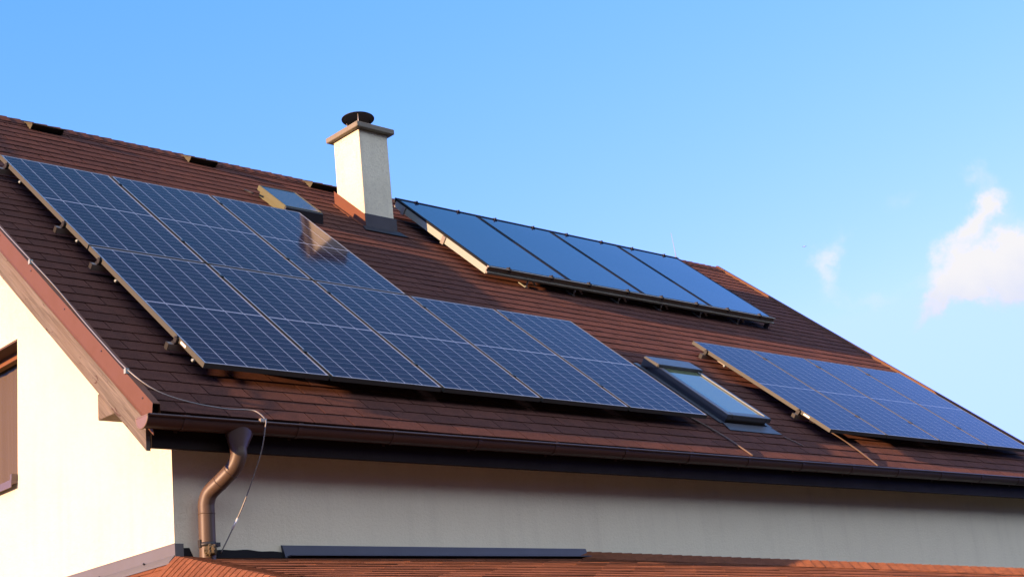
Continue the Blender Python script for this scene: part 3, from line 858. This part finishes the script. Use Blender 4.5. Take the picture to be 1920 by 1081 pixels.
q.hexa([Vector((.545, -.030, PC.z - .002)), Vector((3.462, -.030, PC.z - .002)), Vector((3.462, -.002, PC.z - .002)), Vector((.545, -.002, PC.z - .002)),
        Vector((.527, -.022, PC.z + .083)), Vector((3.440, -.022, PC.z + .076)), Vector((3.440, -.002, PC.z + .080)), Vector((.527, -.002, PC.z + .087))])
q.box((.56, -.085, PC.z + .006), (3.45, -.030, PC.z + .012))
hsub(q, 'wall_flashing', 'blue_grey_flash', porch)
q = MB()
px = [-.02 + .03 * i for i in range(20)]
for a, b in zip(px, px[1:]):
    f_ = lambda x: PC.z + .047 + .006 * math.sin(x * 9) + .003 * math.sin(x * 31)
    q.hexa([Vector((a, -.014, PC.z)), Vector((b, -.014, PC.z)), Vector((b, -.001, PC.z)), Vector((a, -.001, PC.z)),
            Vector((a, -.014, f_(a))), Vector((b, -.014, f_(b))), Vector((b, -.001, f_(b))), Vector((a, -.001, f_(a)))])
hsub(q, 'felt_strip', 'felt', porch); q = MB()
q.hexa([Vector((-.218, -.016, PC.z)), Vector((-.148, -.016, PC.z)), Vector((-.148, -.001, PC.z)), Vector((-.218, -.001, PC.z)),
        Vector((-.218, -.016, PC.z + .062)), Vector((-.178, -.016, PC.z + .064)), Vector((-.178, -.001, PC.z + .064)), Vector((-.218, -.001, PC.z + .062))])
hsub(q, 'felt_strip', 'felt', porch); q = MB()
q.hexa([Vector((3.44, -.02, PC.z - .01)), Vector((4.1, -.02, PC.z - .06)), Vector((4.1, -.001, PC.z - .06)), Vector((3.44, -.001, PC.z - .01)),
        Vector((3.44, -.02, PC.z + .044)), Vector((4.1, -.02, PC.z + .012)), Vector((4.1, -.001, PC.z + .012)), Vector((3.44, -.001, PC.z + .044))])
hsub(q, 'felt_strip', 'felt', porch)
for (xp, yp) in ((xl + .25, yE + .2), (PX1, yE + .2), (xr - .3, yE + .2)):
    q = MB(); q.bevelbox((xp - .07, yp - .07, 0), (xp + .07, yp + .07, zE - .02), .01); H(q, 'porch_post', 'wood')

# ------------------------------------------------------------------ solar panels
def make_panel(w_, cells_m, sticker, label, group, mw, name='solar_module'):
    t_ = thing(name, mw, label, 'solar panel', group)
    f = MB(); l = .005; d = .038
    f.box((0, 0, -d), (l, PH, 0)); f.box((w_ - l, 0, -d), (w_, PH, 0)); f.box((l, 0, -d), (w_ - l, l, 0)); f.box((l, PH - l, -d), (w_ - l, PH, 0))
    f.box((l, l, -d), (l + .02, PH - l, -d + .002)); f.box((w_ - l - .02, l, -d), (w_ - l, PH - l, -d + .002))
    f.build('frame', 'frame', t_, world_space=False)
    g_ = MB(); g_.box((l, l, -.010), (w_ - l, PH - l, -.0024)); g_.build('glass', cells_m, t_, world_space=False)
    if sticker:
        s_ = MB(); s_.box((-.0015, .285, -.029), (-.0002, .365, -.012)); s_.build('sticker', 'white_paint', t_, world_space=False)
    return t_
def clip(parent, v):
    q = MB(); q.tube([Vector((.004, v, -.058)), Vector((-.012, v - .004, -.046))], .010, 8); q.box((-.010, v - .012, -.054), (.012, v + .010, -.042))
    q.build('cable_clip', 'bright_alu', parent, world_space=False)
G1 = 'dark blue solar panels in the large left array'
G2 = 'solar panels in the small array at the lower right'
A1, B1 = 1.058, 2.083
lab_lo = ['dark solar panel at the bottom left corner of the large array, above the downpipe',
          'solar panel between the corner panel over the downpipe and the middle of the bottom row',
          'middle one of the five solar panels in the bottom row, under the chimney reflection',
          'solar panel in the bottom row with bare shingles above it, second from the large skylight',
          'last solar panel of the bottom row, with the large skylight along its right edge']
lab_up = ['top left solar panel of the large array, nearest the first roof vent',
          'solar panel in the middle of the three along the top row of the large array',
          'solar panel mirroring the sunlit chimney, directly below the small roof hatch']
GP = .010
for i in range(5):
    p = make_panel(PW, 'cells', i == 0, lab_lo[i], G1, rmat(i * A1, 0))
    if i == 0:
        for v in (.14, 1.49): clip(p, v)
for i in range(3):
    p = make_panel(PW, 'cells', False, lab_up[i], G1, rmat(i * A1, B1))
    if i == 0:
        for v in (.19, 1.50): clip(p, v)
lab2 = ['solar panel with a sunlit left frame edge, immediately right of the large skylight',
        'second solar panel from the large skylight in the lower right array',
        'solar panel third from the large skylight, last but one before the right verge',
        'rightmost solar panel, reaching past the right verge of the roof against the sky']
for i in range(4):
    p = make_panel(PW2, 'cells2', i == 0, lab2[i], G2, rmat(7.155 + i * 1.027, -.025))
    if i == 0:
        for v in (.44, 1.53): clip(p, v)
# mounting rails with end caps and roof hooks
def make_rail(u0, u1, v, label, group, pitch=1.058, w_=1.031):
    t_ = thing('mounting_rail', rmat(u0, v, N0 + .006), label, 'rail', group)
    q = MB(); h0, h1 = .038, .085
    q.box((-.065, -.020, h0), (u1 - u0, .020, h1)); q.build('rail', 'alu', t_, world_space=False)
    q = MB(); q.bevelbox((-.071, -.0235, h0 - .004), (-.0655, .0235, h1 + .003), .002); q.build('end_cap', 'dark_metal', t_, world_space=False)
    q = MB(); q.box((-.030, -.020, h1 + .0005), (-.002, .020, h1 + .012)); q.box((-.022, -.020, h1 + .012), (-.002, .020, h1 + .046)); q.tube([Vector((-.012, 0, h1 + .046)), Vector((-.012, 0, h1 + .060))], .008, 8)
    q.build('end_clamp', 'dark_metal', t_, world_space=False)
    for k in range(1, int((u1 - u0 + .2) / pitch)):
        q = MB(); uu = k * pitch - (pitch - w_) * .5
        q.box((uu - .010, -.022, h1 + .0005), (uu + .010, .022, h1 + .056)); q.box((uu - .020, -.022, h1 + .0565), (uu + .020, .022, h1 + .0605))
        q.build('mid_clamp', 'dark_metal', t_, world_space=False)
    n = int((u1 - u0) / 1.1) + 1
    for k in range(n):
        q = MB(); uu = .35 + k * 1.1
        if uu > u1 - u0 - .1: break
        q.box((uu - .02, -.06, .002), (uu + .02, .12, .010)); q.box((uu - .02, -.06, .0105), (uu + .02, -.052, h0 - .001)); q.box((uu - .02, -.0515, h0 - .012), (uu + .02, .02, h0 - .0008))
        q.build('roof_hook', 'alu', t_, world_space=False)
GR1 = 'mounting rails under the large array'; GR2 = 'mounting rails under the small lower right array'
make_rail(0, 5.26, .415, 'lowest mounting rail of the large array, its stub beside the pale sticker', GR1)
make_rail(0, 5.26, 1.815, 'mounting rail under the bottom row of the large array, just below the row gap', GR1)
make_rail(0, 3.15, 2.56, 'mounting rail under the top row of the large array, just above the row gap', GR1)
make_rail(0, 3.15, 3.92, 'uppermost mounting rail of the large array, stub at the left picture edge', GR1)
make_rail(7.155, 11.25, .40, 'lower mounting rail of the small right array, stub near the eave', GR2, 1.027, 1.008)
make_rail(7.155, 11.25, 1.80, 'upper mounting rail of the small right array, stub near its top corner', GR2, 1.027, 1.008)

# ------------------------------------------------------------------ thermal collectors
CU0, CV0, CV1, CW = 5.135, 3.375, 5.275, 1.250
NB, NTp = .030, .066
tilt = math.atan2(NTp - NB, CV1 - CV0)
CL = math.hypot(CV1 - CV0, NTp - NB)
def cmat(u):
    return rmat(u, CV0, NB) @ Matrix.Rotation(tilt, 4, 'X')
labc = ['blue solar collector nearest the chimney, with a bright sunlit side panel',
        'second blue solar collector from the chimney along the ridge',
        'third blue solar collector from the chimney along the ridge',
        'blue solar collector farthest from the chimney, beside the bare ridge and right verge']
GC = 'smooth blue solar collectors along the ridge'
for i in range(4):
    t_ = thing('solar_collector', cmat(CU0 + i * CW), labc[i], 'solar collector', GC)
    q = MB(); e = .034; wv = CW - .008
    q.box((0, 0, -.022), (e, CL, 0)); q.box((wv - e, 0, -.022), (wv, CL, 0)); q.box((e, 0, -.022), (wv - e, e * .6, 0)); q.box((e, CL - e * .6, -.022), (wv - e, CL, 0))
    q.build('frame', 'collector_frame', t_, world_space=False)
    q = MB(); q.box((e, e * .6, -.012), (wv - e, CL - e * .6, -.003)); q.build('glass', 'collector_glass', t_, world_space=False)
    q = MB(); q.box((.004, .006, -.098), (wv - .004, CL - .006, -.0225)); q.build('casing', 'bright_alu', t_, world_space=False)
    for (v, n_) in ((CL, 1), (0, -1)):
        for uu in (.30, .95):
            q = MB(); q.box((uu - .022, v - .020, .0005), (uu + .022, v + .020, .012)); q.tube([Vector((uu, v, .012)), Vector((uu, v, .024))], .010, 8)
            if n_ < 0: q.box((uu - .016, v - .030, -.03), (uu + .016, v - .0205, .010))
            q.build('clamp', 'dark_metal', t_, world_space=False)
    if i == 0:
        for v in (CL * .445, CL - .20):
            q = MB(); q.box((-.012, v - .03, -.115), (.0035, v + .03, -.024))
            q.build('side_bracket', 'alu', t_, world_space=False)
rail = thing('collector_rail', cmat(CU0), 'long olive grey rail carrying the lower edges of the four blue collectors', 'rail')
q = MB(); LT = 4 * CW
prof = [(-.004, .002), (-.030, .002), (-.030, -.004), (-.012, -.006), (-.010, -.055), (-.036, -.062), (-.036, -.070), (-.004, -.068)]
q.prism([Vector(p) for p in prof], lambda p: Vector((-.012, p.x - .002, p.y)), lambda p: Vector((LT + .01, p.x - .002, p.y)))
q.build('rail_profile', 'olive_rail', rail, world_space=False)
q = MB()
q.prism([Vector(p) for p in [(-.002, .005), (-.034, .005), (-.034, -.006), (-.016, -.009), (-.014, -.052), (-.040, -.060), (-.040, -.076), (-.002, -.074)]], lambda p: Vector((-.018, p.x - .002, p.y)), lambda p: Vector((-.0125, p.x - .002, p.y)))
q.build('end_cap', 'alu', rail, world_space=False)
for k in range(7):
    uu = .62 + k * .74
    if uu > LT: break
    q = MB()
    q.box((uu - .02, -.03, -.163), (uu + .02, .10, -.155)); q.tube([Vector((uu, -.02, -.156)), Vector((uu, -.012, -.071))], .010, 8)
    q.hexa([Vector(p) for p in ((uu + .06, .0, -.085), (uu + .10, .0, -.085), (uu + .18, .01, -.14), (uu + .15, .01, -.145), (uu + .06, .012, -.08), (uu + .10, .012, -.08), (uu + .18, .022, -.135), (uu + .15, .022, -.14))])
    q.build('roof_hook', 'bright_alu' if k == 0 else 'alu', rail, world_space=False)
q = MB(); q.box((LT - .06, .0, -.166), (LT - .02, .05, -.072)); q.build('end_leg', 'dark_metal', rail, world_space=False)
rail2 = thing('collector_rail', cmat(CU0) @ Matrix.Translation((0, CL, 0)), 'dark top rail along the upper edges of the collectors at the ridge', 'rail')
q = MB(); q.box((-.01, .001, -.05), (LT + .01, .022, .006)); q.build('rail_profile', 'dark_metal', rail2, world_space=False)

# ------------------------------------------------------------------ wires and rods
w_ = MB()
pts = [rp(-.575, 6.0, -.066), rp(-.59, 5.2, -.062), rp(-.56, 4.4, -.068), rp(-.592, 3.6, -.060), rp(-.575, 2.9, -.068), rp(-.598, 2.35, -.060), rp(-.592, 1.69, -.058), rp(-.560, 1.25, -.078), rp(-.592, .65, -.066), rp(-.600, .25, -.062), rp(-.598, -.10, -.058),
       rp(-.49, -.315, -.085), rp(-.31, -.415, -.10), rp(-.05, -.455, -.112), rp(.12, -.463, -.105), rp(.178, -.50, -.095),
       wp(.178, -.415, -.470), wp(.165, -.43, -.53), wp(.17, -.37, -.66), wp(.165, -.28, -.80), wp(.12, -.19, -1.0), wp(.06, -.12, -1.17), wp(.015, -.07, -1.285)]
w_.tube(spline(pts, 6), 0.0042, 8)
lc = w_.build('lightning_conductor', 'wire'); tag(lc, 'pale lightning conductor wire running down the left verge and past the downpipe', 'wire')
def simple_child(mb, name, material, parent):
    return sub(name, material, mb, parent)
for p in (rp(-.592, 1.69, -.064), rp(-.598, -.10, -.064)):
    q = MB(); q.box(p - Vector((.014, .012, .024)), p + Vector((.012, .012, .010))); simple_child(q, 'wire_clamp', 'bright_alu', lc)
q = MB(); p = wp(.178, -.405, -.475); q.box(p - Vector((.035, .012, .012)), p + Vector((.012, .010, .012))); simple_child(q, 'wire_clamp', 'alu', lc)
q = MB(); q.tube([wp(.0975, -.162, -1.07), wp(.072, -.134, -1.135)], .0075, 8); simple_child(q, 'wire_sleeve', 'white_paint', lc)
q = MB(); q.tube(spline([rp(5.15, .36, N0 + .018), rp(5.31, .18, N0 + .018), rp(5.40, -.10, N0 + .020), rp(5.44, -.33, N0 + .016), rp(5.455, -.50, N0 + .012)], 5), .0085, 8)
tag(q.build('cable', 'cable'), 'dark cable lying on shingles from the large array down to the gutter', 'cable')
q = MB(); q.tube(spline([rp(7.42, .42, N0 + .018), rp(7.52, .18, N0 + .018), rp(7.50, -.15, N0 + .020), rp(7.46, -.36, N0 + .018), rp(7.44, -.51, N0 + .012)], 5), .0085, 8)
tag(q.build('cable', 'cable'), 'brown cable from under the lower right array down to the gutter', 'cable')
q = MB(); q.tube(spline([rp(6.46, -.02, N0 + .014), rp(6.52, -.10, N0 + .014), rp(6.57, -.20, N0 + .014)], 4), .006, 8)
tag(q.build('cable', 'cable'), 'short dark cable end at the corner of the large skylight flashing', 'cable')
rod = MB(); b0 = rp(10.93, V_RIDGE - .02, N0 + .02)
rod.tube([b0, b0 + Vector((0, 0, .10)), b0 + Vector((-.035, 0, .40))], [.007, .005, .003], 8)
rod.tube([b0 - Vector((0, 0, .03)), b0 + Vector((0, 0, .03))], .02, 8)
tag(rod.build('lightning_rod', 'bright_alu'), 'thin white lightning rod standing on the ridge right of the collectors', 'rod')
# far bird
q = MB(); bc = cam.matrix_world.translation + (cF * 2732.864 + cR * (1508 - 960) + cU * (540.5 - 462)).normalized() * 90
bc = Vector((bc.x, bc.y, bc.z)); k = .018
ax = cR.copy(); ax.z = 0; ax.normalize(); bx = Vector((ax.y, -ax.x, 0))
q.tube([bc - bx * .10, bc - bx * .05, bc, bc + bx * .06, bc + bx * .09], [.008, .025, .03, .022, .006], 8)
for s_ in (-1, 1):
    q.hexa([bc + ax * s_ * .02 + bx * .05, bc + ax * s_ * .02 - bx * .04, bc + ax * s_ * .14 - bx * .05 + Vector((0, 0, .02)), bc + ax * s_ * .14 + bx * .0 + Vector((0, 0, .02)),
            bc + ax * s_ * .02 + bx * .05 + Vector((0, 0, .008)), bc + ax * s_ * .02 - bx * .04 + Vector((0, 0, .008)), bc + ax * s_ * .14 - bx * .05 + Vector((0, 0, .024)), bc + ax * s_ * .14 + bx * .0 + Vector((0, 0, .024))])
tag(q.build('bird', 'bird'), 'tiny distant grey bird against the sky left of the cloud', 'bird')
